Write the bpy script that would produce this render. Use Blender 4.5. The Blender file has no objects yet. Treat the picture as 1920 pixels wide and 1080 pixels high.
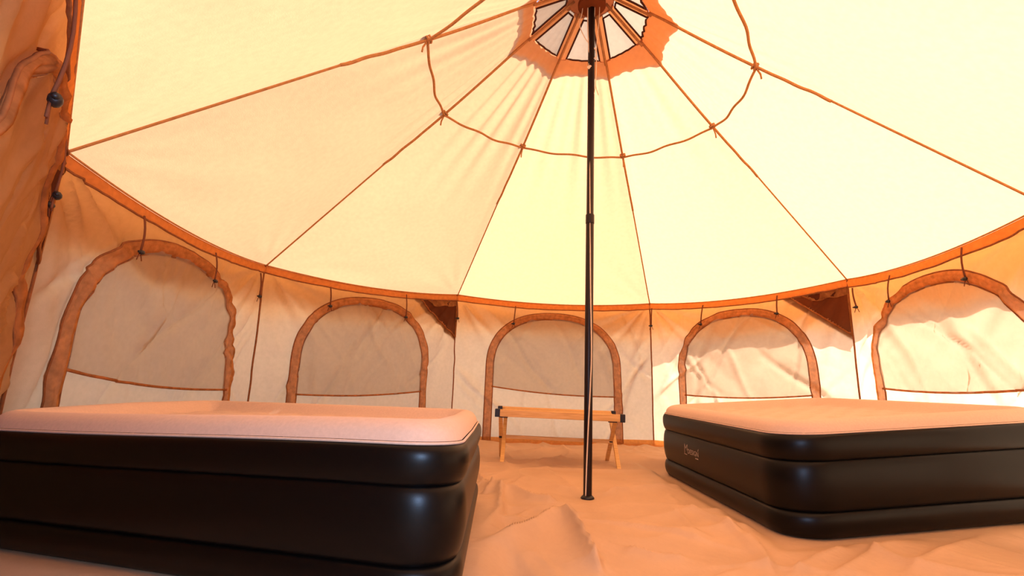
import bpy, math, random
import numpy as np
from mathutils import Matrix, Vector

# ------------------------------------------------------------------ camera
scene = bpy.context.scene
C = scene.collection
rng = np.random.default_rng(7)
CAM = np.array([-0.99787, -3.08606, 0.71227])
FPX, YAW, PITCH, ROLL = 930.393, 0.161268, 0.179919, 0.022515
cy, sy, cp, sp = math.cos(YAW), math.sin(YAW), math.cos(PITCH), math.sin(PITCH)
FWD = np.array([sy*cp, cy*cp, sp]); RGT0 = np.array([cy, -sy, 0.0]); UP0 = np.cross(RGT0, FWD)
RGT = math.cos(ROLL)*RGT0 + math.sin(ROLL)*UP0
UPV = -math.sin(ROLL)*RGT0 + math.cos(ROLL)*UP0
cam_data = bpy.data.cameras.new('camera'); cam = bpy.data.objects.new('camera', cam_data); C.objects.link(cam)
M = Matrix.Identity(4)
for r in range(3):
    M[r][0], M[r][1], M[r][2], M[r][3] = RGT[r], UPV[r], -FWD[r], CAM[r]
cam.matrix_world = M
cam_data.sensor_width = 36.0; cam_data.lens = FPX/1920*36.0; cam_data.clip_start = 0.02
scene.camera = cam

# ------------------------------------------------------------------ sky, sun, exposure
SUN_AZ, SUN_EL = math.radians(-16), math.radians(60)
world = bpy.data.worlds.new('sky'); scene.world = world; world.use_nodes = True
wn = world.node_tree.nodes; wl = world.node_tree.links
sky = wn.new('ShaderNodeTexSky'); sky.sky_type = 'NISHITA'; sky.sun_disc = False
sky.sun_elevation = SUN_EL; sky.sun_rotation = math.pi/2 - SUN_AZ
sky.dust_density = 4.0; sky.air_density = 1.0; sky.ozone_density = 1.0
wn['Background'].inputs['Strength'].default_value = 0.125
wl.new(sky.outputs[0], wn['Background'].inputs['Color'])
sd = bpy.data.lights.new('sun', 'SUN'); sun = bpy.data.objects.new('sun', sd); C.objects.link(sun)
sd.energy = 7.2; sd.angle = math.radians(0.9); sd.color = (1.0, 0.95, 0.86)
sdir = Vector((math.cos(SUN_AZ)*math.cos(SUN_EL), math.sin(SUN_AZ)*math.cos(SUN_EL), math.sin(SUN_EL)))
sun.rotation_euler = sdir.to_track_quat('Z', 'Y').to_euler(); sun.location = sdir*8
vs = scene.view_settings
vs.view_transform = 'Standard'; vs.look = 'None'; vs.gamma = 1.0; vs.use_curve_mapping = False
vs.exposure = 1.15
fd = bpy.data.lights.new('camera_flash', 'POINT'); flash = bpy.data.objects.new('camera_flash', fd); C.objects.link(flash)   # the photographer's own weak flash
fd.energy = 50.0; fd.shadow_soft_size = .05; fd.color = (.42, .62, 1.0); flash.location = tuple(CAM+UPV*.11+RGT*.02-FWD*.02)
cyc = scene.cycles
cyc.max_bounces = 12; cyc.diffuse_bounces = 8; cyc.glossy_bounces = 4; cyc.transmission_bounces = 8; cyc.transparent_max_bounces = 16
cyc.use_denoising = True
cyc.sample_clamp_indirect = 8.0

# ------------------------------------------------------------------ helpers
def ray(px, py):
    return FWD + RGT*(px-960)/FPX + UPV*(540-py)/FPX
def at_z(px, py, z):
    d = ray(px, py); return CAM + d*((z-CAM[2])/d[2])
def at_plane(px, py, P, n):
    d = ray(px, py); P = np.asarray(P, float); n = np.asarray(n, float)
    return CAM + d*(((P-CAM)@n)/(d@n))

def _hash(ix, iy, seed):
    v = np.sin(ix*127.1 + iy*311.7 + seed*74.7)*43758.5453
    return v - np.floor(v)
def vnoise(x, y, seed=0):
    x = np.asarray(x, float); y = np.asarray(y, float)
    ix, iy = np.floor(x), np.floor(y); fx, fy = x-ix, y-iy
    fx = fx*fx*fx*(fx*(fx*6-15)+10); fy = fy*fy*fy*(fy*(fy*6-15)+10)
    a = _hash(ix, iy, seed); b = _hash(ix+1, iy, seed); c = _hash(ix, iy+1, seed); d = _hash(ix+1, iy+1, seed)
    return (a+(b-a)*fx+(c-a)*fy+(a-b-c+d)*fx*fy)*2-1
def fbm(x, y, seed=0, octs=3):
    s = 0; a = 1.0
    for k in range(octs):
        s = s + a*vnoise(x*2**k+k*7.3, y*2**k-k*3.1, seed+k); a *= .5
    return s

def link(name, me, mat=None, parent=None, smooth=True):
    if mat: me.materials.append(mat)
    if smooth and len(me.polygons): me.polygons.foreach_set('use_smooth', [True]*len(me.polygons))
    o = bpy.data.objects.new(name, me); C.objects.link(o)
    if parent is not None: o.parent = parent
    return o
def mesh(name, V, F, mat=None, parent=None, smooth=True):
    me = bpy.data.meshes.new(name)
    me.from_pydata([tuple(map(float, v)) for v in V], [], [tuple(int(i) for i in f) for f in F]); me.update()
    return link(name, me, mat, parent, smooth)
def grid_faces(n, m, wrap_m=False, off=0, flip=False):
    i, j = np.meshgrid(np.arange(n-1), np.arange(m if wrap_m else m-1), indexing='ij')
    j2 = (j+1) % m
    F = np.stack([i*m+j, i*m+j2, (i+1)*m+j2, (i+1)*m+j], -1).reshape(-1, 4)+off
    return F[:, ::-1] if flip else F
def grid(name, P, mat, parent=None, wrap_m=False, flip=False):
    n, m = P.shape[:2]
    return mesh(name, P.reshape(-1, 3), grid_faces(n, m, wrap_m, 0, flip), mat, parent)
class MB:
    def __init__(s): s.V = []; s.F = []
    def add(s, V, F):
        o = len(s.V); s.V += [tuple(v) for v in V]; s.F += [tuple(int(i)+o for i in f) for f in F]; return s
    def tube(s, pts, r, sides=8, cap=True):
        pts = np.asarray(pts, float); n = len(pts)
        r = np.broadcast_to(np.asarray(r, float), (n,))
        T = np.gradient(pts, axis=0); T /= np.linalg.norm(T, axis=1)[:, None]+1e-12
        ref = np.array([0, 0, 1.0]) if abs(T[0][2]) < .9 else np.array([1.0, 0, 0])
        V = []
        a = np.cross(T[0], ref); a /= np.linalg.norm(a)
        for k in range(n):
            a = a-T[k]*(a@T[k]); a /= np.linalg.norm(a); b = np.cross(T[k], a)
            for q in range(sides):
                t = 2*math.pi*q/sides
                V.append(pts[k]+r[k]*(math.cos(t)*a+math.sin(t)*b))
        F = [tuple(f) for f in grid_faces(n, sides, True)]
        if cap: F += [tuple(range(sides))[::-1], tuple((n-1)*sides+q for q in range(sides))]
        return s.add(V, F)
    def beam(s, a, b, w, h, up=(0, 0, 1), bev=.003):
        a = np.asarray(a, float); b = np.asarray(b, float); t = b-a; t /= np.linalg.norm(t)
        x = np.cross(t, np.asarray(up, float)); x /= np.linalg.norm(x); y = np.cross(x, t)
        prof = []
        for sx_, sy_ in ((1, 1), (-1, 1), (-1, -1), (1, -1)):
            c = np.array([sx_*w/2, sy_*h/2])
            p1 = c-np.array([0, sy_*bev]); p2 = c-np.array([sx_*bev, 0])
            prof += [p1, p2] if sx_*sy_ > 0 else [p2, p1]
        V = []
        for e, sc in ((a, .9), (a+t*bev, 1), (b-t*bev, 1), (b, .9)):
            for q in prof: V.append(e+x*q[0]*sc+y*q[1]*sc)
        F = [tuple(f) for f in grid_faces(4, 8, True)]+[tuple(range(8))[::-1], tuple(24+k for k in range(8))]
        return s.add(V, F)
    def lathe(s, prof, origin, axis=(0, 0, 1), sides=16):
        ax = np.asarray(axis, float); ax /= np.linalg.norm(ax)
        ref = np.array([1.0, 0, 0]) if abs(ax[0]) < .9 else np.array([0, 1.0, 0])
        a = np.cross(ax, ref); a /= np.linalg.norm(a); b = np.cross(ax, a); o = np.asarray(origin, float)
        V = [o+ax*z+r*(math.cos(2*math.pi*q/sides)*a+math.sin(2*math.pi*q/sides)*b) for r, z in prof for q in range(sides)]
        n = len(prof)
        F = [tuple(f) for f in grid_faces(n, sides, True)]+[tuple(range(sides))[::-1], tuple((n-1)*sides+q for q in range(sides))]
        return s.add(V, F)
    def build(s, name, mat, parent=None, smooth=True): return mesh(name, s.V, s.F, mat, parent, smooth)
def empty(name, loc=(0, 0, 0), rz=0.0):
    o = bpy.data.objects.new(name, None); C.objects.link(o); o.location = loc; o.rotation_euler = (0, 0, rz); o.empty_display_size = .1
    return o
def tag(o, label, cat=None, kind=None, group=None):
    o['label'] = label
    if cat: o['category'] = cat
    if kind: o['kind'] = kind
    if group: o['group'] = group
    return o

# ------------------------------------------------------------------ materials
def new_mat(name):
    m = bpy.data.materials.new(name); m.use_nodes = True; nt = m.node_tree; nt.nodes.clear()
    out = nt.nodes.new('ShaderNodeOutputMaterial'); return m, nt, out
def noise_col(nt, c, scale, var, detail=4.0, coord='Object'):
    tc = nt.nodes.new('ShaderNodeTexCoord'); nz = nt.nodes.new('ShaderNodeTexNoise')
    nz.inputs['Scale'].default_value = scale; nz.inputs['Detail'].default_value = detail
    nt.links.new(tc.outputs[coord], nz.inputs['Vector'])
    rp = nt.nodes.new('ShaderNodeValToRGB')
    rp.color_ramp.elements[0].position = .3; rp.color_ramp.elements[1].position = .7
    rp.color_ramp.elements[0].color = tuple(x*(1-var) for x in c)+(1,)
    rp.color_ramp.elements[1].color = tuple(min(1, x*(1+var)) for x in c)+(1,)
    nt.links.new(nz.outputs['Fac'], rp.inputs['Fac'])
    return rp.outputs['Color'], nz
def bump(nt, scale, strength, dist, coord='Object', detail=3.0):
    tc = nt.nodes.new('ShaderNodeTexCoord'); nz = nt.nodes.new('ShaderNodeTexNoise')
    nz.inputs['Scale'].default_value = scale; nz.inputs['Detail'].default_value = detail
    nt.links.new(tc.outputs[coord], nz.inputs['Vector'])
    b = nt.nodes.new('ShaderNodeBump'); b.inputs['Strength'].default_value = strength; b.inputs['Distance'].default_value = dist
    nt.links.new(nz.outputs['Fac'], b.inputs['Height']); return b
def fabric(name, dif, tra, w=.5, clear=0.0, var=.04, scale=30.0, bscale=140.0, bstr=.25):
    """cloth: part of the light bounces off, part glows through; clear = share of open mesh holes"""
    m, nt, out = new_mat(name)
    d = nt.nodes.new('ShaderNodeBsdfDiffuse'); t = nt.nodes.new('ShaderNodeBsdfTranslucent'); mx = nt.nodes.new('ShaderNodeMixShader')
    cd, _ = noise_col(nt, dif, scale, var); ct, _ = noise_col(nt, tra, scale, var)
    nt.links.new(cd, d.inputs['Color']); nt.links.new(ct, t.inputs['Color'])
    b = bump(nt, bscale, bstr, .002); nt.links.new(b.outputs[0], d.inputs['Normal']); nt.links.new(b.outputs[0], t.inputs['Normal'])
    mx.inputs[0].default_value = w
    nt.links.new(d.outputs[0], mx.inputs[1]); nt.links.new(t.outputs[0], mx.inputs[2])
    s = mx.outputs[0]
    if clear > 0:
        tr = nt.nodes.new('ShaderNodeBsdfTransparent'); m2 = nt.nodes.new('ShaderNodeMixShader'); m2.inputs[0].default_value = clear
        nt.links.new(s, m2.inputs[1]); nt.links.new(tr.outputs[0], m2.inputs[2]); s = m2.outputs[0]
    nt.links.new(s, out.inputs['Surface']); return m
def solid(name, c, rough=.6, spec=.4, var=.08, scale=40.0, bscale=0.0, bstr=.2, bdist=.002, metal=0.0, sheen=0.0):
    m, nt, out = new_mat(name)
    p = nt.nodes.new('ShaderNodeBsdfPrincipled')
    col, _ = noise_col(nt, c, scale, var); nt.links.new(col, p.inputs['Base Color'])
    p.inputs['Roughness'].default_value = rough; p.inputs['Specular IOR Level'].default_value = spec; p.inputs['Metallic'].default_value = metal
    if sheen: p.inputs['Sheen Weight'].default_value = sheen
    if bscale:
        b = bump(nt, bscale, bstr, bdist); nt.links.new(b.outputs[0], p.inputs['Normal'])
    nt.links.new(p.outputs[0], out.inputs['Surface']); return m
def wood(name, c1, c2):
    m, nt, out = new_mat(name)
    p = nt.nodes.new('ShaderNodeBsdfPrincipled'); tc = nt.nodes.new('ShaderNodeTexCoord'); mp = nt.nodes.new('ShaderNodeMapping')
    mp.inputs['Scale'].default_value = (3, 40, 40); nz = nt.nodes.new('ShaderNodeTexNoise'); nz.inputs['Scale'].default_value = 2.0; nz.inputs['Detail'].default_value = 5
    rp = nt.nodes.new('ShaderNodeValToRGB'); rp.color_ramp.elements[0].color = c1+(1,); rp.color_ramp.elements[1].color = c2+(1,)
    rp.color_ramp.elements[0].position = .35; rp.color_ramp.elements[1].position = .65
    nt.links.new(tc.outputs['Object'], mp.inputs['Vector']); nt.links.new(mp.outputs[0], nz.inputs['Vector']); nt.links.new(nz.outputs['Fac'], rp.inputs['Fac'])
    nt.links.new(rp.outputs[0], p.inputs['Base Color']); p.inputs['Roughness'].default_value = .5
    nt.links.new(p.outputs[0], out.inputs['Surface']); return m

CANVAS_D, CANVAS_T = (.50, .34, .21), (.80, .43, .225)
M_ROOF = fabric('cream_roof_canvas', CANVAS_D, CANVAS_T, .5)
M_WALL = fabric('cream_wall_canvas', (.36, .20, .085), (.86, .59, .40), .55)
M_OVERHANG = fabric('hemmed_overhang_canvas', (.50, .30, .14), (.86, .40, .13), .55)
M_CAP = fabric('cap_canvas', (.42, .22, .09), (.56, .22, .06), .5)
M_SCREEN = fabric('window_screen_mesh', (.42, .34, .24), (.62, .50, .40), .55, clear=.40)
M_VENT = fabric('vent_screen_mesh', (.55, .48, .38), (.30, .225, .165), .5)
M_DARKMESH = fabric('dark_vent_mesh', (.09, .03, .015), (.13, .035, .012), .4)
M_BIND = fabric('brown_binding_tape', (.42, .18, .06), (.62, .24, .07), .5, clear=.10, var=.25, scale=25.0)
M_EAVE = fabric('eave_band_webbing', (.58, .27, .09), (.95, .44, .13), .6, var=.1)
M_SEAM = solid('brown_seam_tape', (.22, .075, .022), .8, .2, .2)
M_STRAP = solid('tan_rib_webbing', (.42, .19, .06), .8, .2, .15)
M_DARKBIND = solid('dark_brown_binding', (.06, .015, .006), .8, .2)
M_CROWN = fabric('crown_cone_webbing', (.22, .06, .02), (.22, .05, .015), .3)
M_HUB = fabric('hub_reinforcement', (.42, .16, .06), (.4, .13, .04), .35)
M_LIGHT_SHIELD = fabric('brown_light_shield_canvas', (.20, .11, .06), (.34, .18, .08), .5)
M_GROUND = solid('dry_grass_ground', (.38, .35, .28), .95, .1, .4, 3.0)
M_CORD = solid('cream_cord', (.72, .55, .38), .8, .2)
M_TIE = solid('brown_tie_cord', (.16, .05, .02), .8, .2)
M_LOCK = solid('black_plastic', (.012, .01, .01), .45, .4)
M_POLE = solid('dark_pole_steel', (.012, .005, .004), .42, .3)
M_BLACKBED = solid('black_vinyl', (.0016, .0014, .0014), .36, .20, .1, 60, bscale=420.0, bstr=.10, bdist=.001)
M_FLOCK = solid('beige_flocked_top', (.62, .445, .325), .95, .1, .05, 90, bscale=300.0, bstr=.2, sheen=.15)
M_LOGO = solid('grey_print', (.5, .42, .36), .7, .2)
M_WOOD = wood('light_beech', (.62, .33, .085), (.76, .45, .15))
M_SEATCLOTH = solid('tan_bench_canvas', (.50, .30, .13), .9, .1, .06, 60, bscale=300.0)
M_FLOOR = solid('tan_groundsheet', (.52, .335, .195), .62, .3, .07, 3.0, bscale=22.0, bstr=.35, bdist=.008)

# ------------------------------------------------------------------ tent geometry
APEX = np.array([.0398, -.0408, 3.562])
W = np.array([[-1.515, -2.429, 1.641], [-2.641, -.730, 1.657], [-2.424, 1.364, 1.616], [-.706, 2.646, 1.652],
              [1.524, 2.328, 1.605], [2.657, .713, 1.645], [2.243, -1.05, 1.694], [.777, -2.638, 1.66]])   # eave corners, clockwise from the door's left post
FOOT = 1.012
NP = 8
SAG = .06
FT = W*np.array([FOOT, FOOT, 0])          # feet of the wall seams; three are pushed out by the air beds
FT[1] += np.array([-.26, .31, 0]); FT[0] += np.array([-.30, -.04, 0]); FT[6] += np.array([.20, -.10, 0]); FT[5] += np.array([.14, .15, 0])
def corner(k): return W[k % NP]
def eave(k, u):
    u = np.asarray(u, float)[..., None]
    P = corner(k)*(1-u)+corner(k+1)*u
    s = 4*u*(1-u)*(0.0 if k % NP == 0 else 1.0)
    P = P.copy(); P[..., 2:3] -= SAG*s
    out = (corner(k)+corner(k+1))/2; out = out*np.array([1, 1, 0]); out /= np.linalg.norm(out)
    return P + out*.015*s
def wall_normal_in(k):
    d = corner(k+1)-corner(k); n = np.array([d[1], -d[0], 0]); n /= np.linalg.norm(n)
    m = (corner(k)+corner(k+1))/2
    return n if n@m < 0 else -n
def fans(x, y, w, h, seed, amp):
    """soft creases fanning out of both upper corners of a hung panel; y measured down from the eave"""
    r = np.random.default_rng(seed); D = 0
    for cx_ in (0.0, w):
        dx = np.abs(x-cx_); d = np.hypot(dx, y)+1e-6; a = np.arctan2(y, dx)
        ph = r.uniform(0, 6.28); f1 = r.uniform(13, 18); f2 = r.uniform(24, 31)
        D = D + (np.sin(f1*a+ph)+.5*np.sin(f2*a+ph*2+1))*np.exp(-d/.62)*np.clip(d/.15, 0, 1)
    return D*amp
def folds(x, y, seed, n, amp, wid, w, h):
    r = np.random.default_rng(seed); D = 0
    for _ in range(n):
        x0, y0 = r.uniform(0, w), r.uniform(.05*h, .75*h); ang = r.uniform(.75, 1.35)*r.choice([-1, 1])
        L = r.uniform(.3, .9); ww = wid*r.uniform(.6, 1.5)
        ca, sa = math.cos(ang), math.sin(ang)
        t = (x-x0)*ca+(y-y0)*sa; s = -(x-x0)*sa+(y-y0)*ca + .04*np.sin(t*5+r.uniform(0, 6))
        D = D + r.uniform(.4, 1)*r.choice([-1, 1])*np.exp(-(s/ww)**2)*np.exp(-(t/L)**2)
    return D*amp
def wall_pt(k, u, v, off=0.0, wrinkle=True):
    """point on wall panel k: u along the eave, v from the floor (0) to the eave (1), off = metres towards the inside"""
    u = np.asarray(u, float); v = np.asarray(v, float)
    top = eave(k, u); a = FT[k % NP]; b = FT[(k+1) % NP]
    bot = a*(1-u[..., None])+b*u[..., None]
    P = bot*(1-v[..., None])+top*v[..., None]
    n = wall_normal_in(k); w = np.linalg.norm((corner(k+1)-corner(k))[:2]); h = 1.63
    x = u*w; y = (1-v)*h
    edge = np.clip(np.minimum(u, 1-u)/.06, 0, 1)*np.clip((1-v)/.06, 0, 1)*np.clip(v/.03, 0, 1)
    D = 0.0
    if wrinkle:
        D = fans(x, y, w, h, 20+k, .022)+folds(x, y, 50+k, 16, .030, .022, w, h)+.012*fbm(x*1.6, y*1.6, 90+k, 3)+.003*fbm(x*9, y*9, 91+k, 2)
    belly = -.03*np.sin(np.pi*np.clip(u, 0, 1))*np.sin(np.pi*np.clip(v, 0, 1))
    return P + n*((D+belly)*edge+off)[..., None]
def roof_pt(k, u, t, lift=0.0):
    u = np.asarray(u, float); t = np.asarray(t, float)
    E = eave(k, u); P = APEX + (E-APEX)*t[..., None]
    a, b = corner(k)-APEX, corner(k+1)-APEX; n = np.cross(a, b); n /= np.linalg.norm(n)
    if n[2] < 0: n = -n
    w = np.linalg.norm((corner(k+1)-corner(k)))
    edge = np.clip(np.minimum(u, 1-u)*w*t/.10, 0, 1)*np.clip((1-t)/.05, 0, 1)
    r = np.random.default_rng(300+k); D = 0
    for q in range(5):
        f = r.uniform(2, 7); ph = r.uniform(0, 6.28)
        D = D + np.sin(2*np.pi*f*u+ph+.5*np.sin(3*t+ph))*r.uniform(.4, 1)
    D = D*.0045*np.exp(-((t-.33)/.2)**2)*np.clip(t/.3, 0, 1)
    x = u*w; y = (1-t)*2.9
    fan = 0
    for cx_ in (0.0, w):
        dx = np.abs(x-cx_); d = np.hypot(dx*t, y)+1e-6; aa = np.arctan2(y, dx*t+1e-6)
        fan = fan + np.sin(13*aa+k+cx_)*np.exp(-d/.5)*np.clip(d/.12, 0, 1)
    D = D + .0025*fan + .006*fbm(x*t*1.5+k*9, y*1.5, 400+k, 2) - .03*np.sin(np.pi*u)*t*(1-t)*2
    return P + n*(D*edge+lift)[..., None]
def lin(a, b, n): return np.linspace(a, b, n)

# ---- outside ground
g = []
for r_ in (0.0, 3.2, 8, 30): g.append([(r_*math.cos(q*math.pi/24), r_*math.sin(q*math.pi/24), -.065) for q in range(48)])
og = grid('ground', np.array(g), M_GROUND, None, True)
tag(og, 'dry grass ground outside around the tent', 'ground', 'structure')

# ------------------------------------------------------------------ floor: wrinkled groundsheet
BED_R = dict(c=(1.671, .114), rot=1.431, L=2.0, W=1.60, zs=.490, tx=-.009, ty=-.062, z0=.012, sk=.085, r=.235)
BED_L = dict(c=(-1.698, -.474), rot=-.434, L=2.0, W=1.606, zs=.414, tx=.005, ty=-.028, z0=.067, sk=.298, r=.20)
def bed_local(B, X, Y):
    dx, dy = X-B['c'][0], Y-B['c'][1]; c, s = math.cos(B['rot']), math.sin(B['rot'])
    x, y = c*dx+s*dy, -s*dx+c*dy
    y = y/math.cos(B['sk']); x = x+math.sin(B['sk'])*y
    return x, y
CREASES = [([(842, 1078), (930, 1036), (1000, 1003), (1052, 972)], .060, .050), ([(1052, 972), (1082, 1003), (1108, 1043), (1128, 1082)], .062, .035),
           ([(945, 922), (1000, 944), (1045, 950)], .042, .045), ([(884, 902), (940, 928), (938, 972), (905, 1012), (880, 1030)], .046, .035),
           ([(948, 930), (958, 912), (984, 900)], .022, .02), ([(1172, 1030), (1230, 1045), (1292, 1050)], .022, .030), ([(1128, 931), (1152, 924), (1180, 921)], .016, .018),
           ([(1235, 948), (1300, 966), (1345, 985), (1400, 1012)], .020, .03), ([(1400, 1010), (1432, 1040), (1450, 1078)], .024, .03),
           ([(1480, 1076), (1530, 1045), (1590, 1026)], .022, .03), ([(1560, 1078), (1640, 1040), (1730, 1008)], .022, .04), ([(1700, 1078), (1800, 1030), (1915, 985)], .02, .045),
           ([(950, 853), (1010, 846), (1075, 846)], .026, .04), ([(1090, 842), (1150, 838), (1215, 846)], .022, .04), ([(890, 868), (960, 878), (1040, 862), (1150, 868)], .02, .05),
           ([(905, 935), (925, 918), (890, 892)], .03, .025), ([(1020, 880), (1060, 905), (1082, 925)], .016, .03),
           ([(0, 1045), (120, 1060), (260, 1100)], .02, .03), ([(930, 985), (965, 975), (990, 960)], .016, .02), ([(1180, 985), (1260, 1000), (1340, 1015)], .012, .05)]
def floor_z(X, Y):
    wx = X+.18*fbm(X*1.3, Y*1.3, 3, 2); wy = Y+.18*fbm(X*1.3+9, Y*1.3, 4, 2)
    ridg = 1-np.abs(vnoise(wx*1.7, wy*1.7, 11)); ridg2 = 1-np.abs(vnoise(wx*3.6+3, wy*3.6, 15)); amp = .5+.5*vnoise(X*1.1, Y*1.1, 61)
    Z = .026*ridg**5 + .014*ridg2**6*amp + .014*fbm(X*1.6, Y*1.6, 21, 2)
    r = np.random.default_rng(77)
    for _ in range(70):
        x0, y0 = r.uniform(-1.3, 1.9), r.uniform(-2.3, 2.3); an = r.uniform(0, 6.28); L = r.uniform(.12, .38); ca, sa = math.cos(an), math.sin(an)
        t = (X-x0)*ca+(Y-y0)*sa; q = -(X-x0)*sa+(Y-y0)*ca+r.uniform(-.6, .6)*t*t
        Z = Z + r.uniform(.006, .020)*np.exp(-(t/L)**2)*np.exp(-np.abs(q)/np.where(q > 0, r.uniform(.008, .016), r.uniform(.03, .06)))
    for px, amp, wd in CREASES:
        pts = np.array([at_z(x, y, .0)[:2] for x, y in px])
        best = np.full(X.shape, 9.0); sgn = np.zeros(X.shape); tt = np.zeros(X.shape)
        nseg = len(pts)-1
        for i in range(nseg):
            a, b = pts[i], pts[i+1]; d = b-a; L2 = d@d
            t = np.clip(((X-a[0])*d[0]+(Y-a[1])*d[1])/L2, 0, 1)
            ex, ey = X-(a[0]+t*d[0]), Y-(a[1]+t*d[1]); dd = np.hypot(ex, ey); m = dd < best
            best = np.where(m, dd, best); sgn = np.where(m, np.sign(d[0]*ey-d[1]*ex), sgn); tt = np.where(m, (i+t)/nseg, tt)
        env = np.clip(np.minimum(tt, 1-tt)*5+.25, 0, 1)
        Z = Z + 1.3*amp*env*np.exp(-np.abs(best)/np.where(sgn > 0, wd*.45, wd*1.5))
    rad = np.hypot(X, Y)
    k = np.clip((rad-.05)/.18, 0, 1); Z = Z*k
    for B in (BED_R, BED_L):
        x, y = bed_local(B, X, Y)
        d = np.maximum(np.abs(x)-B['L']/2, np.abs(y)-B['W']/2)
        m = np.clip(1-(d-.03)/.16, 0, 1); m = m*m*(3-2*m)
        plane = B['z0']+B['tx']*x+B['ty']*y
        Z = Z*(1-m*.97) + m*(plane-.003)
    return Z
n = 460
gx = lin(-3.35, 2.9, n); gy = lin(-3.9, 2.9, n)
X, Y = np.meshgrid(gx, gy, indexing='ij'); Z = floor_z(X, Y)
inside = np.ones(X.shape, bool)
for k in range(NP):
    a, b = FT[k][:2], FT[(k+1) % NP][:2]; d_ = b-a; nn = np.array([-d_[1], d_[0]])/np.hypot(*d_); nn = nn if nn@a > 0 else -nn
    lim = .03 if k != 7 else 1.2
    inside &= ((X-a[0])*nn[0]+(Y-a[1])*nn[1] < lim)
idx = np.full(X.shape, -1)
F = grid_faces(n, n)
ok = inside.reshape(-1)[F].all(1); F = F[ok]; used = np.unique(F); remap = np.full(n*n, -1); remap[used] = np.arange(len(used))
V = np.stack([X, Y, Z], -1).reshape(-1, 3)[used]
fl = mesh('floor', V, remap[F], M_FLOOR)
tag(fl, 'tan rumpled canvas groundsheet covering the tent floor', 'floor', 'structure')

# ------------------------------------------------------------------ cord with a cord lock
def tie_cord(P0, P1, parent, inward, size=1.0):
    P0 = np.asarray(P0, float); P1 = np.asarray(P1, float); inward = np.asarray(inward, float)
    t = lin(0, 1, 7)[:, None]; pts = P0*(1-t)+P1*t+inward*.012*np.sin(np.pi*t)
    side = np.cross(inward, [0, 0, 1.0])
    m = MB()
    m.tube(pts+side*.0035*size, .0035*size, 6); m.tube(pts-side*.0035*size, .0035*size, 6)
    for s_ in (-1, 1):
        tail = np.array([P1, P1+side*s_*.012*size-np.array([0, 0, .022*size]), P1+side*s_*.02*size-np.array([0, 0, .045*size])])
        m.tube(tail, .003*size, 5)
    c = m.build('tie_cord', M_TIE, parent)
    k = MB(); r = .011*size
    k.lathe([(r*.5, -.016*size), (r, -.012*size), (r*1.15, 0), (r, .012*size), (r*.5, .016*size)], P1+inward*.008, side, 10)
    k.lathe([(r*.55, 0), (r*.55, .012*size), (r*.3, .014*size)], P1+inward*.008+side*.014*size, side, 8)
    k.build('cord_lock', M_LOCK, c)
    return c

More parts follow.
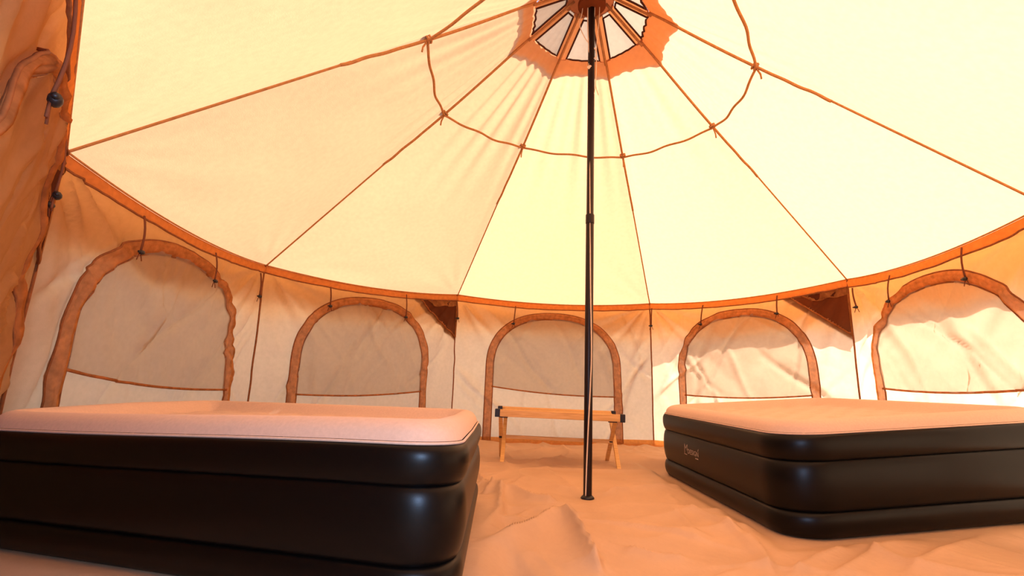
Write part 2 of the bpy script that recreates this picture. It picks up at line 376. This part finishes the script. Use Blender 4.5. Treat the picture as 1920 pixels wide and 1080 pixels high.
# ------------------------------------------------------------------ walls
WN = {0: ('wall_left_front', 'narrowly seen cream tent wall at the far left edge beside the camera'),
      1: ('wall_left', 'cream tent wall panel behind the left airbed, nearest the left edge'),
      2: ('wall_back_left', 'cream tent wall panel between the left airbed and the wooden bench'),
      3: ('wall_back', 'cream tent wall panel straight behind the wooden bench and pole'),
      4: ('wall_back_right', 'cream tent wall panel behind the right airbed, partly in sun'),
      5: ('wall_right', 'sunlit cream tent wall panel at the right edge behind the airbed'),
      6: ('wall_right_front', 'cream tent wall panel out of view beside the right airbed'),
      7: ('wall_front', 'cream tent wall strips around the open doorway by the camera')}
VENT_AT = {0: 1, 2: 1, 4: 1}            # panels with a triangular corner vent at their far end
VU, VV = .235, .255                       # vent size along the eave / down the seam (fractions)
walls = {}
for k in range(7):
    nu, nv = 111, 91
    U, Vv = np.meshgrid(lin(0, 1, nu), lin(0, 1, nv), indexing='ij')
    P = wall_pt(k, U, Vv)
    F = grid_faces(nu, nv)
    if k in VENT_AT and k:
        cu = U.reshape(-1)[F].mean(1); cv = Vv.reshape(-1)[F].mean(1)
        b = (cv < .957) & ((1-cu)/VU + (.957-cv)/VV < 1)
        F = F[~b]
    name, lab = WN[k]
    w = mesh(name, P.reshape(-1, 3), F, M_WALL); tag(w, lab, 'tent wall', 'structure'); walls[k] = w
    nin = wall_normal_in(k)
    # eave band, the stitched line below it, base trim
    uu = lin(0, 1, 60)
    band = np.stack([wall_pt(k, uu, np.full(60, 1.004), -.004), wall_pt(k, uu, np.full(60, .985), .016), wall_pt(k, uu, .962+.002*fbm(uu*9, uu*0, k), .010)], 1)
    grid('eave_band', band, M_EAVE, w)
    MB().tube(wall_pt(k, uu, .960+.002*fbm(uu*9, uu*0, k), .012), .006, 6).build('eave_seam', M_SEAM, w)
    MB().tube(roof_pt(k, uu, np.full(60, .997), -.004), .005, 6).build('roof_edge_piping', M_STRAP, w)
    base = np.stack([wall_pt(k, uu, np.full(60, v_), o_) for v_, o_ in ((.0, .05), (.018, .02), (.042, .012))], 1)
    grid('base_trim', base, M_EAVE, w)
    vv = lin(0, 1, 50)
    seam = wall_pt(k, np.zeros(50)+.002*fbm(vv*6, vv*0, k+5), vv, .008)
    MB().tube(seam, .0075, 6).build('corner_seam', M_SEAM, w)
    if k in VENT_AT:
        # dark triangular vent: mesh set back, brown edging, loose strip of canvas along the top
        a_, b_ = np.meshgrid(lin(0, 1, 36), lin(0, 1, 36), indexing='ij')
        tri = wall_pt(k, 1.0-(VU+.05)*(1-b_*.97)*(1-a_), .965-(VV+.03)*b_, -.006 if k else .010)
        cv = grid('corner_vent', tri, M_DARKMESH, w)
        e1 = lin(0, 1, 30)
        hyp = wall_pt(k, 1-VU*(1-e1)-.004, .957-VV*e1, .008)
        MB().tube(hyp, .008, 6).build('vent_edging', M_BIND, cv)
        MB().tube(wall_pt(k, np.full(20, .996), .957-VV*lin(0, 1, 20), .006), .009, 6).build('vent_edging', M_BIND, cv)
        top = np.stack([wall_pt(k, 1-VU*(1-e1)-.004+.0*e1, np.full(30, .965), .004), wall_pt(k, 1-(VU-.055)*(1-e1)-.004, .965-.045*np.clip(e1*6, 0, 1)+.003*np.sin(e1*14), .010)], 1)
        grid('vent_valance', top, M_BIND, cv)
# cords that hang at the wall seams
def seam_cord(k, px0, px1):
    nin = wall_normal_in(k); P = corner(k)
    n2 = -P*np.array([1, 1, 0]); n2 /= np.linalg.norm(n2)
    base = P+n2*.03
    tie_cord(at_plane(px0[0], px0[1], base, n2), at_plane(px1[0], px1[1], base, n2), walls[k], n2)
seam_cord(2, (489, 512), (486, 556)); seam_cord(3, (857, 566), (858, 597)); seam_cord(4, (1222, 578), (1221, 611)); seam_cord(5, (1598, 540), (1606, 576))
seam_cord(1, (112, 300), (91, 384))

# front wall: strips left and right of the doorway and above it
U0, U1, VT = .36, .985, .93     # the doorway, as fractions of panel 7 (u runs from the right post to the left post)
parts = [((0, U0), (0, 1)), ((U0, 1), (VT, 1))]
wf = None
for (ua, ub), (va, vb) in parts:
    U, Vv = np.meshgrid(lin(ua, ub, 40), lin(va, vb, 40 if vb-va > .5 else 6), indexing='ij')
    o = grid('wall_front' if wf is None else 'door_header', wall_pt(7, U, Vv), M_WALL, wf)
    if wf is None: wf = tag(o, WN[7][1], 'tent wall', 'structure')
d1 = MB()
d1.tube(wall_pt(7, np.full(30, U0), lin(0, VT, 30), .0), .012, 8)
d1.tube(wall_pt(7, lin(U0, U1, 30), np.full(30, VT), .0), .012, 8)
do = d1.build('door_1', M_BIND); tag(do, 'brown edging of the open tent doorway around the camera', 'doorway', 'structure')

# unseen brown canvas box added to darken the doorway, slit lets daylight in
A_, B_, C_, D_, E_ = corner(7)+[0, 0, -.02], np.array([1.0, -5.0, 1.5]), np.array([-3.7, -5.0, 1.5]), corner(1)+[-.35, .30, -.02], corner(8)+[-.02, -.02, -.02]
def sheet(a, b, n1=24, n2=16, amp=.02, seed=0):
    P = np.array([[(a*(1-t)+b*t)*np.array([1, 1, z]) for z in lin(-.02, 1, n2)] for t in lin(0, 1, n1)])
    d = (b-a)[:2]; nn = np.array([d[1], -d[0], 0])/np.hypot(*d)
    return P+nn*(amp*fbm(np.arange(n1)[:, None]*.4, np.arange(n2)[None]*.3, seed, 2))[..., None]
light_shield = mesh('light_shield_roof', [A_, B_, C_, D_, E_], [(4, 0, 1), (4, 1, 2), (4, 2, 3)], M_LIGHT_SHIELD, None, False)
tag(light_shield, 'unseen brown canvas box added behind the camera to darken the doorway', 'light_shield', 'structure')
S1, S2 = np.array([-1.75, -5.0, 1.5]), np.array([-.95, -5.0, 1.5])
for q, (a, b) in enumerate(((A_, B_), (B_, S2), (S1, C_), (C_, D_))): grid('light_shield_panel', sheet(a, b, seed=q), M_LIGHT_SHIELD, light_shield)

# ------------------------------------------------------------------ windows
A_HALF, V_SPRING, V_TOP = .318, .52, .905
def arch_half(v):
    v = np.asarray(v, float)
    t = np.clip((v-V_SPRING)/(V_TOP-V_SPRING), 0, 1)
    return A_HALF*(1+.03*(V_SPRING-np.minimum(v, V_SPRING)))*(1-t**2.25)**(1/2.25)
def arch_path(grow, n=90, vbase=.0, w=2.1, h=1.63):
    """(u,v) of the arch line; grow in metres outwards"""
    pts = []
    a = A_HALF
    for v in lin(vbase, V_SPRING, n//3): pts.append((-a*(1+.03*(V_SPRING-v)), v))
    for th in lin(0, np.pi, n)[1:-1]:
        c, s = math.cos(th), math.sin(th)
        pts.append((-a*np.sign(c)*abs(c)**(2/2.25), V_SPRING+(V_TOP-V_SPRING)*s**(2/2.25)))
    for v in lin(V_SPRING, vbase, n//3): pts.append((a*(1+.03*(V_SPRING-v)), v))
    p = np.array(pts)*np.array([w, h]); d = np.gradient(p, axis=0); nn = np.stack([-d[:, 1], d[:, 0]], 1); nn /= np.linalg.norm(nn, axis=1)[:, None]
    p = p+nn*grow
    return p/np.array([w, h])
WINS = {0: dict(uc=.50, hem=(.30, .30)), 1: dict(uc=.475, hem=(.435, .365)), 2: dict(uc=.485, hem=(.335, .345)), 3: dict(uc=.5, hem=(.385, .335)), 4: dict(uc=.505, hem=(.365, .385)), 5: dict(uc=.5, hem=(.43, .44)), 6: dict(uc=.5, hem=(.35, .35))}
CORDS = {1: [((271, 405), (263, 473)), ((405, 474), (402, 527))], 2: [((620, 538), (619, 574)), ((762, 552), (761, 595))], 3: [((967, 574), (963, 607))],
         4: [((1318, 572), (1314, 608)), ((1457, 554), (1457, 588))], 5: [((1668, 516), (1667, 565)), ((1803, 464), (1811, 523))]}
WLAB = {0: 'arched tent window seen edge-on at the far left of the photo', 1: 'arched tent window behind the left end of the left airbed, largest of the full ones',
        2: 'arched tent window above the far end of the left airbed', 3: 'arched tent window behind the wooden bench',
        4: 'arched tent window above the left end of the right airbed, lower third sunlit', 5: 'arched tent window at the right edge, mostly sunlit pink',
        6: 'arched tent window out of view on the front right wall'}
for k in range(7):
    cfg = WINS[k]; uc = cfg['uc']; h0, h1 = cfg['hem']; nin = wall_normal_in(k)
    w_ = np.linalg.norm((corner(k+1)-corner(k))[:2]); amul = 1.12 if k in (1, 5) else 1.0
    ns, nv = 60, 60
    Sg, Tg = np.meshgrid(lin(-1, 1, ns), lin(0, 1, nv), indexing='ij')
    vt = V_TOP-.012
    hemv = h0+(h1-h0)*(Sg+1)/2-.012*np.sin(np.pi*(Sg+1)/2)
    Tq = 1-(1-Tg)**1.5
    Vg = hemv+(vt-hemv)*Tq
    Ug = uc+Sg*np.maximum(arch_half(Vg)-.012, .002)*amul
    cr = .010*fbm(Ug*5+k, Vg*4, 700+k, 3)+folds(Ug*w_, (1-Vg)*1.63, 720+k, 16, .022, .020, w_, 1.63)
    cr = np.maximum(cr*(1-np.abs(Sg)**6), -.012)
    win = grid('window_%d' % (k+1), wall_pt(k, Ug, Vg, .026+cr), M_WALL if k == 0 else M_SCREEN); tag(win, WLAB[k], 'tent window', 'structure')
    # binding tape around the arch: a puckered ribbon
    pin = arch_path(-.034 if k else -.01); pout = arch_path(.046 if k else .03); q = lin(0, 1, len(pin)); rows = []
    for f, o_ in ((0, .016), (.14, .034), (.45, .040), (.55, .034), (.65, .040), (.9, .034), (1, .014)):
        p = pin*(1-f)+pout*f
        rows.append(wall_pt(k, uc+p[:, 0]*amul, np.clip(p[:, 1], .012, .99), o_+(.005 if k else .002)*fbm(q*60, f*3+q*0, 800+k, 2)))
    bd = grid('arch_binding', np.array(rows), M_BIND, win)
    MB().tube(wall_pt(k, uc+pin[:, 0]*amul, np.clip(pin[:, 1], .012, .99), .022), .0055, 5).build('binding_edge', M_SEAM, bd)
    MB().tube(wall_pt(k, uc+pout[:, 0]*amul, np.clip(pout[:, 1], .012, .99), .020), .0055, 5).build('binding_edge', M_SEAM, bd)
    ss = lin(-1, 1, 40); hv = h0+(h1-h0)*(ss+1)/2-.012*np.sin(np.pi*(ss+1)/2)
    MB().tube(wall_pt(k, uc+ss*(arch_half(hv)-.01)*amul, hv, .028), .0085, 6).build('hem_cord', M_BIND, win)
    Pm = wall_pt(k, np.array(.5), np.array(.9), .055)
    for a, b in CORDS.get(k, []):
        tie_cord(at_plane(a[0], a[1], Pm, nin), at_plane(b[0], b[1], Pm, nin), win, nin)
    if k == 0:
        for a, b, o_ in ((.30, .80, .06), (.72, .80, .06)):
            tie_cord(wall_pt(0, np.array(a), np.array(.955), .02), wall_pt(0, np.array(a), np.array(b), o_), win, nin, 1.2)

# ------------------------------------------------------------------ roof
ceil = empty('ceiling', (0, 0, 0)); tag(ceil, 'pointed cream canvas tent roof glowing in the sun', 'tent roof', 'structure')
T_HUB, T_PANE = .062, .163
SK, VAL = .13, .26
for k in range(NP):
    U, T = np.meshgrid(lin(0, 1, 71), np.concatenate([lin(T_PANE, .6, 60), lin(.6, 1, 40)[1:]]), indexing='ij')
    grid('roof_panel', roof_pt(k, U, T), M_ROOF, ceil)
    # overhanging eave outside
    uu = lin(0, 1, 50)
    d = eave(k, uu)-APEX; dh = np.linalg.norm(d[:, :2], axis=1)[:, None]; d = d/dh
    sc_ = (.85+.55*np.abs(2*uu-1)**3)[:, None]
    rows = [eave(k, uu)+d*s_*sc_ for s_ in lin(0, SK, 6)]
    rows += [eave(k, uu)+d*SK*sc_+np.array([0, 0, -1.0])*(q_*(1+.10*fbm(uu*7, uu*0, k, 2)))[:, None] for q_ in lin(.02, VAL, 6)]
    grid('eave_overhang', np.array(rows), M_OVERHANG, ceil)
def ridge(k, t, drop=0.0):
    t = np.asarray(t, float); P = APEX+(corner(k)-APEX)*t[..., None]
    return P-np.array([0, 0, 1.0])*drop
for k in range(NP):
    t1 = lin(T_PANE, .60, 60)
    sag = .022*np.clip((t1-.45)/.15, 0, 1)*np.sin(lin(0, 1, 60)*40+k)*.25 + .02*np.sin(np.pi*np.clip((t1-.2)/.4, 0, 1))
    P = np.stack([ridge(k, np.array(t_), s_+.008) for t_, s_ in zip(t1, sag)])
    rs = MB().tube(P, .0095, 7).build('ridge_strap', M_STRAP, ceil)
    P2 = ridge(k, lin(.58, .998, 40), .010)
    MB().tube(P2, .0065, 6).build('ridge_seam', M_STRAP, ceil)
    # tie loop where the cross strap meets the ridge
# cross straps: a ring of rope tied from ridge to ridge
TR = {1: .427, 2: .412, 3: .400, 4: .414, 5: .423, 6: .432, 7: .42, 8: .42}
def ring_pt(k):
    kk = k if k > 0 else 8
    return ridge(k, np.array(TR[kk]), .035)
for k in range(NP):
    a, b = ring_pt(k), ring_pt(k+1); t = lin(0, 1, 40)[:, None]
    r = np.random.default_rng(900+k)
    n_in = np.cross(corner(k)-APEX, corner(k+1)-APEX); n_in /= np.linalg.norm(n_in); n_in = n_in if n_in[2] < 0 else -n_in
    slope = (corner(k)+corner(k+1))/2-APEX; slope /= np.linalg.norm(slope)
    P = a*(1-t)+b*t + slope*(.035*np.sin(np.pi*t)*r.uniform(.4, 1.3)+.009*np.sin(2*np.pi*2.2*t+r.uniform(0, 6))*np.sin(np.pi*t)) + n_in*(.02*np.sin(np.pi*t))
    st = MB().tube(P, .0088, 7).build('cross_strap', M_STRAP, ceil)
    c = ring_pt(k); ax = corner(k)-APEX; ax /= np.linalg.norm(ax); sd_ = np.cross(ax, [0, 0, 1.0]); sd_ /= np.linalg.norm(sd_); un = np.cross(sd_, ax)
    th = lin(0, 2*np.pi, 14)[:, None]
    kn = MB()
    for q in (-.012, .006):
        kn.tube(c+np.array([0, 0, .016])+ax*q+(np.cos(th)*sd_*.020+np.sin(th)*un*.026), .0075, 6)
    kn.tube(np.array([c, c+ax*.03-np.array([0, 0, .03]), c+ax*.035-np.array([0, 0, .06])]), .006, 6)
    kn.build('knot', M_STRAP, st)
# crown: hub cone, strips along the ridges, mesh panes between them
hubv = np.array([[roof_pt(k, np.array(u), np.array(t)) for k in range(NP) for u in (0, .25, .5, .75)] for t in (.006, .02, .035, .05, .068)])
grid('crown_hub', hubv, M_CROWN, ceil, True)
for k in range(NP):
    ws = .048
    def uu_edge(t, w=ws): return w/(2.15*t)
    rows = []
    for t in lin(.064, T_PANE+.004, 12):
        e = uu_edge(t)
        rows.append([roof_pt(k-1, np.array(1-e), np.array(t), -.004), roof_pt(k-1, np.array(1-e/2), np.array(t), -.010), roof_pt(k, np.array(0.0), np.array(t), -.012), roof_pt(k, np.array(e/2), np.array(t), -.010), roof_pt(k, np.array(e), np.array(t), -.004)])
    vr = grid('vent_rib', np.array(rows), M_HUB, ceil)
    MB().tube(np.stack([roof_pt(k, np.array(0.0), np.array(t), -.018) for t in lin(.05, T_PANE+.01, 8)]), .010, 7).build('rib_webbing', M_STRAP, vr)
    rows = []
    for t in lin(.066, T_PANE, 14):
        e = uu_edge(t)*.9
        tt = t
        rows.append([roof_pt(k, np.array(u), np.array(tt)) for u in lin(e, 1-e, 14)])
    vm = grid('vent_mesh', np.array(rows), M_VENT, ceil)
    tw, bw = uu_edge(.074), uu_edge(T_PANE)
    wob = .02 if k in (1, 5, 6, 0) else .004
    lo = [roof_pt(k, np.array(u), np.array(T_PANE-wob*.12*math.sin(q*2.1)), -.008) for q, u in enumerate(lin(bw, 1-bw, 12))]
    lf = [roof_pt(k, np.array(uu_edge(t)), np.array(t), -.008) for t in lin(.074, T_PANE, 8)]
    rt = [roof_pt(k, np.array(1-uu_edge(t)), np.array(t), -.008) for t in lin(T_PANE, .074, 8)]
    up = [roof_pt(k, np.array(u), np.array(.074), -.008) for u in lin(1-tw, tw, 6)]
    MB().tube(np.array(lf+lo[1:]+rt[1:]+up[1:]), .007, 6).build('vent_binding', M_DARKBIND, vm)
# second layer of canvas sewn round the crown on the outside, its hem uneven
rows = []
CAPE = {1: .205, 2: .222, 3: .215, 4: .212, 5: .240, 6: .248, 7: .23, 0: .22}
for f in lin(0, 1, 10):
    row = []
    for k in range(NP):
        for q in range(12):
            u = q/12; te = CAPE[k]*(1-u)+CAPE[(k+1) % 8]*u
            te = te*(1-.06*math.sin(math.pi*u))*(1+.010*math.sin(q*2.3+k*1.7)+.006*math.sin(q*4.9+k)); t = T_PANE+(te-T_PANE)*f
            row.append(roof_pt(k, np.array(u), np.array(t))+np.array([0, 0, .012+.008*f]))
    rows.append(row)
grid('storm_cap', np.array(rows), M_CAP, ceil, True)

# ------------------------------------------------------------------ centre pole and its cord
PB, PT = np.array([0, 0, .0]), np.array([.0398, -.0408, 3.545])
pole = empty('tent_pole', (0, 0, 0)); tag(pole, 'dark slender centre pole standing on the groundsheet and holding up the roof', 'pole')
def pole_pt(z): return PB+(PT-PB)*(z/PT[2])
MB().lathe([(.025, .004), (.0265, .01), (.0265, 1.78), (.024, 1.79), (.024, 3.5)], (0, 0, 0), PT-PB, 24).build('shaft', M_POLE, pole)
MB().lathe([(.040, .0), (.042, .006), (.036, .013), (.028, .02)], (0, 0, .0), (0, 0, 1), 24).build('foot_cap', M_LOCK, pole)
MB().lathe([(.0275, 1.74), (.029, 1.745), (.029, 1.80), (.0275, 1.805)], (0, 0, 0), PT-PB, 24).build('collar', M_POLE, pole)
MB().lathe([(.085, 3.36), (.10, 3.375), (.10, 3.40), (.03, 3.47)], (0, 0, 0), PT-PB, 24).build('crown_plate', M_CROWN, pole)
tocam = CAM*np.array([1, 1, 0]); tocam /= np.linalg.norm(tocam)
def pole_px(px, py): return at_plane(px, py, tocam*.036, tocam)
def cord_from(pxs, r=.0035):
    ctl = np.array([pole_px(*q) for q in pxs]); out = []
    n_ = len(ctl)
    for i in range(n_-1):
        p0, p1, p2, p3 = ctl[max(i-1, 0)], ctl[i], ctl[i+1], ctl[min(i+2, n_-1)]
        for t in lin(0, 1, 7)[:-1]:
            out.append(.5*((2*p1)+(-p0+p2)*t+(2*p0-5*p1+4*p2-p3)*t*t+(-p0+3*p1-3*p2+p3)*t**3))
    out.append(ctl[-1]); return MB().tube(np.array(out), r, 6)
def pcpart(mb, name):
    o = mb.build(name, M_CORD, pole); o['label'] = 'thin cream cord beside the dark pole'; return o
pcpart(cord_from([(1103, -12), (1102, 40), (1104, 90), (1106, 125), (1106, 300), (1107, 520), (1109, 650), (1107, 720), (1103, 800), (1100, 870), (1098, 930)], .0042), 'long_cord')
pcpart(cord_from([(1094, -10), (1092, 20), (1087, 45), (1092, 62), (1103, 80), (1116, 92), (1118, 105), (1108, 114), (1104, 122), (1112, 128)], .003), 'loop_cord')
pcpart(cord_from([(1114, -10), (1115, 25), (1110, 50), (1104, 75), (1106, 85), (1117, 96), (1118, 130), (1117, 160), (1122, 178)], .003), 'loop_cord')
pcpart(cord_from([(1125, -10), (1123, 40), (1119, 80), (1118, 110), (1117, 155), (1114, 176)], .0025), 'loop_cord')
th = lin(0, 2*np.pi, 14)
kn = MB(); kc = pole_px(1105, 127)
for q in range(3):
    kn.tube(np.stack([kc+RGT*(.014*math.cos(a_+q))+UPV*(.011*math.sin(a_))+tocam*(.006*math.sin(2*a_+q)+.004) for a_ in th]), .0042, 6)
pcpart(kn, 'knot')

# ------------------------------------------------------------------ air beds
def rr_ring(L, Wd, r, d, nc=14, ne=44):
    """ring of points of a rounded rectangle inset by d, always the same count"""
    hx, hy = L/2-r, Wd/2-r; rad = r-d
    if rad < 0:
        hx += rad; hy += rad; rad = 0.0
    hx = max(hx, 0.0); hy = max(hy, 0.0)
    P = []
    cs = [(hx, hy, 0), (-hx, hy, 90), (-hx, -hy, 180), (hx, -hy, 270)]
    for i, (cx_, cy_, a) in enumerate(cs):
        for q in range(nc+1):
            t = math.radians(a+90*q/nc); P.append((cx_+rad*math.cos(t), cy_+rad*math.sin(t)))
        nx, ny, a2 = cs[(i+1) % 4]; t2 = math.radians(a2)
        p1 = np.array(P[-1]); p2 = np.array((nx+rad*math.cos(t2), ny+rad*math.sin(t2)))
        for q in range(1, ne): P.append(tuple(p1+(p2-p1)*q/ne))
    return np.array(P)
def make_bed(B, label, seed, sagf):
    root = empty('air_mattress', (B['c'][0], B['c'][1], B['z0']), B['rot']); tag(root, label, 'air mattress', None, 'two matching air mattresses')
    L, Wd, zs = B['L'], B['W'], B['zs']; r = B['r']
    def to3(P, z):
        P = np.asarray(P); z = np.broadcast_to(z, P.shape[:-1])
        zz = z + z/zs*sagf(P[..., 0], P[..., 1])
        return np.stack([P[..., 0]-math.sin(B['sk'])*P[..., 1], math.cos(B['sk'])*P[..., 1], zz+B['tx']*P[..., 0]+B['ty']*P[..., 1]], -1)
    def band(name, z0, z1, d0, dmid, d1):
        rows = []
        for q in lin(0, np.pi, 16):
            f = (1-math.cos(q))/2; z = z0+(z1-z0)*f
            base = d0*(1-f)+d1*f
            rows.append(to3(rr_ring(L, Wd, r, base-(dmid)*math.sin(q)**.8), z))
        return grid(name, np.array(rows), M_BLACKBED, root, True)
    z1, z2 = zs*.25, zs*.74
    band('lower_chamber', .0, z1+.004, .040, .040, .028)
    band('middle_chamber', z1-.004, z2+.004, .028, .036, .022)
    band('upper_chamber', z2-.004, zs, .022, .030, .012)
    # flocked top: rolled rim, then the quilted field
    ds = np.concatenate([lin(.012, .06, 7), lin(.075, .26, 14), np.arange(.285, Wd/2-.01, .025)])
    rows = []
    for d in ds:
        P = rr_ring(L, Wd, r, d)
        q5 = min(1, max(0, (d-.085)/.095)); rim = .066*(1-q5*q5*(3-2*q5)) if d > .085 else .066*math.sqrt(max(0, 1-((.085-d)/.0735)**2))
        m = min(1, max(0, (d-.12)/.08))
        x, y = P[:, 0], P[:, 1]
        s = .235
        gx_, gy_ = x/s, y/s
        dim = 0
        for ox, oy in ((0, 0), (.5, .5)):
            fx, fy = gx_-ox-np.round(gx_-ox), gy_-oy-np.round(gy_-oy); dim = dim-np.exp(-(fx*fx+fy*fy)/.030)
        z = zs+rim+m*(.006+.024*dim+.003*fbm(x*6, y*6, seed, 2))
        rows.append(to3(P, z))
    n_, m_ = len(rows), len(rows[0]); V = np.array(rows).reshape(-1, 3); F = [tuple(f) for f in grid_faces(n_, m_, True)]
    last = rr_ring(L, Wd, r, ds[-1]); up_ = sorted([q for q in range(m_) if last[q][1] >= 0], key=lambda q: last[q][0]); dn_ = sorted([q for q in range(m_) if last[q][1] < 0], key=lambda q: last[q][0])
    nn_ = min(len(up_), len(dn_)); o_ = (n_-1)*m_
    for q in range(nn_-1): F.append((o_+dn_[q], o_+dn_[q+1], o_+up_[q+1], o_+up_[q]))
    top = mesh('flocked_top', V, F, M_FLOCK, root)
    P = rr_ring(L, Wd, r, .006); P = np.vstack([P, P[:1]])
    MB().tube(to3(P, zs+.003), .0045, 6, False).build('seam_piping', M_FLOCK, top)
    return root, to3
bl, _ = make_bed(BED_L, 'black air mattress with beige flocked top filling the left of the tent', 1,
                 lambda x, y: .016*np.sin(np.pi*(x/1.85))*np.clip(-y/.8, 0, 1))
br, to3 = make_bed(BED_R, 'black air mattress with beige top and small logo, right of the centre pole', 2, lambda x, y: 0.0*x)
# print on the long side that faces the pole (local +y)
def text_mesh(body, size):
    cu = bpy.data.curves.new('t', 'FONT'); cu.body = body; cu.size = size; cu.resolution_u = 2
    o = bpy.data.objects.new('t', cu); C.objects.link(o)
    dg = bpy.context.evaluated_depsgraph_get(); me = bpy.data.meshes.new_from_object(o.evaluated_get(dg))
    V = np.array([v.co[:] for v in me.vertices]); Fc = [tuple(p.vertices) for p in me.polygons]
    bpy.data.objects.remove(o); bpy.data.curves.remove(cu); bpy.data.meshes.remove(me)
    return V, Fc
lg = MB()
def put(V, Fc, ox, oz):
    o = V.copy(); o[:, 0] += ox; o[:, 1] += oz; lg.add(o, Fc)
def bar(x0, y0, x1, y1): put(np.array([(x0, y0, 0), (x1, y0, 0), (x1, y1, 0), (x0, y1, 0)], float), [(0, 1, 2, 3)], 0, 0)
bar(0, -.012, .006, .085); bar(0, -.012, .055, -.006)
mV = lambda a, b, w: np.array([(a[0]-w, a[1], 0), (a[0]+w, a[1], 0), (b[0]+w, b[1], 0), (b[0]-w, b[1], 0)], float)
for a, b in (((.0, .085), (.028, .045)), ((.028, .045), (.056, .085)), ((.056, .085), (.056, .03))): put(mV(a, b, .0035), [(0, 1, 2, 3)], 0, 0)
V_, F_ = text_mesh('DESIGN', .062); put(V_, F_, .066, .005)
put(mV((.268, .052), (.276, .075), .003), [(0, 1, 2, 3)], 0, 0)
bar(.215, -.020, .236, -.011); bar(.241, -.020, .270, -.011)      # the tiny line below is too small to read
LV = np.array(lg.V)
zsR = BED_R['zs']; zc = zsR*.49
# u along local -x when seen from the outside of the +y side
lx0, lz0 = .33, zc+.0
P2 = np.stack([lx0-LV[:, 0]*.95, np.full(len(LV), BED_R['W']/2)], -1); zz = lz0+LV[:, 1]*.75
f = np.clip((zz-(zsR*.25-.004))/(zsR*.49+.008), 0, 1); q = np.arccos(1-2*f); off = -(.028*(1-f)+.022*f)+.036*np.sin(q)**.8+.002
P2[:, 1] += off
mesh('logo_print', to3(P2, zz), [tuple(F) for F in lg.F], M_LOGO, br, False)

# ------------------------------------------------------------------ wooden bench
F1, F2 = np.array([-.326, 1.35]), np.array([.578, .963])
ang = math.radians(-11); bx, by = np.array([math.cos(ang), math.sin(ang)]), np.array([-math.sin(ang), math.cos(ang)])
mid = (F1+F2)/2-np.array([.03, .10]); HL, DEP, HT = .53, .46, .415
bc = mid+by*DEP/2
bench = empty('folding_bench', (bc[0], bc[1], 0), ang); tag(bench, 'low folding wooden bench with crossed legs and black end caps behind the pole', 'bench'); bench.rotation_euler[1] = .02
zf = {}
for sx_ in (-1, 1):
    for sy_ in (-1, 1):
        p = bc+bx*sx_*(HL-.045)+by*sy_*DEP/2; zf[sx_, sy_] = float(floor_z(np.array([[p[0]]]), np.array([[p[1]]]))[0, 0])
for sy_ in (-1, 1):
    y = sy_*(DEP/2-.01)
    rail = MB().beam((-HL, y, HT), (HL, y, HT), .036, .058).build('rail', M_WOOD, bench, False)
    for sx_ in (-1, 1): MB().beam((sx_*(HL-.03), y, HT), (sx_*(HL+.012), y, HT), .044, .066).build('end_cap', M_LOCK, rail, False)
for sx_ in (-1, 1):
    x = sx_*(HL-.05)
    for sy_ in (-1, 1):
        xo = x+sy_*.014
        leg = MB().beam((xo, sy_*(DEP/2-.02), HT-.02), (xo, -sy_*(DEP/2), zf[sx_, -sy_]-.004), .022, .034, (1, 0, 0)).build('leg', M_WOOD, bench, False)
        MB().beam((xo-sx_*.06, sy_*(DEP/2-.018), HT-.03), (xo+.012*sx_, sy_*(DEP/2-.018), HT-.03), .030, .016).build('hinge_bracket', M_LOCK, leg, False)
    MB().lathe([(.014, -.03), (.014, .03)], (x, 0, HT/2-.008), (1, 0, 0), 10).build('pivot_bolt', M_LOCK, bench)
MB().beam((-HL+.05, 0, HT/2-.008), (HL-.05, 0, HT/2-.008), .022, .030).build('stretcher', M_WOOD, bench, False)
yy = lin(-1, 1, 15); xx = lin(-1, 1, 30)
seat = np.array([[(x*(HL-.035), y*(DEP/2-.004), HT+.026-.035*(1-y*y)*(1-.2*x*x)) for y in yy] for x in xx])
st = grid('canvas_seat', seat, M_SEATCLOTH, bench)
sm = st.modifiers.new('thickness', 'SOLIDIFY'); sm.thickness = .004
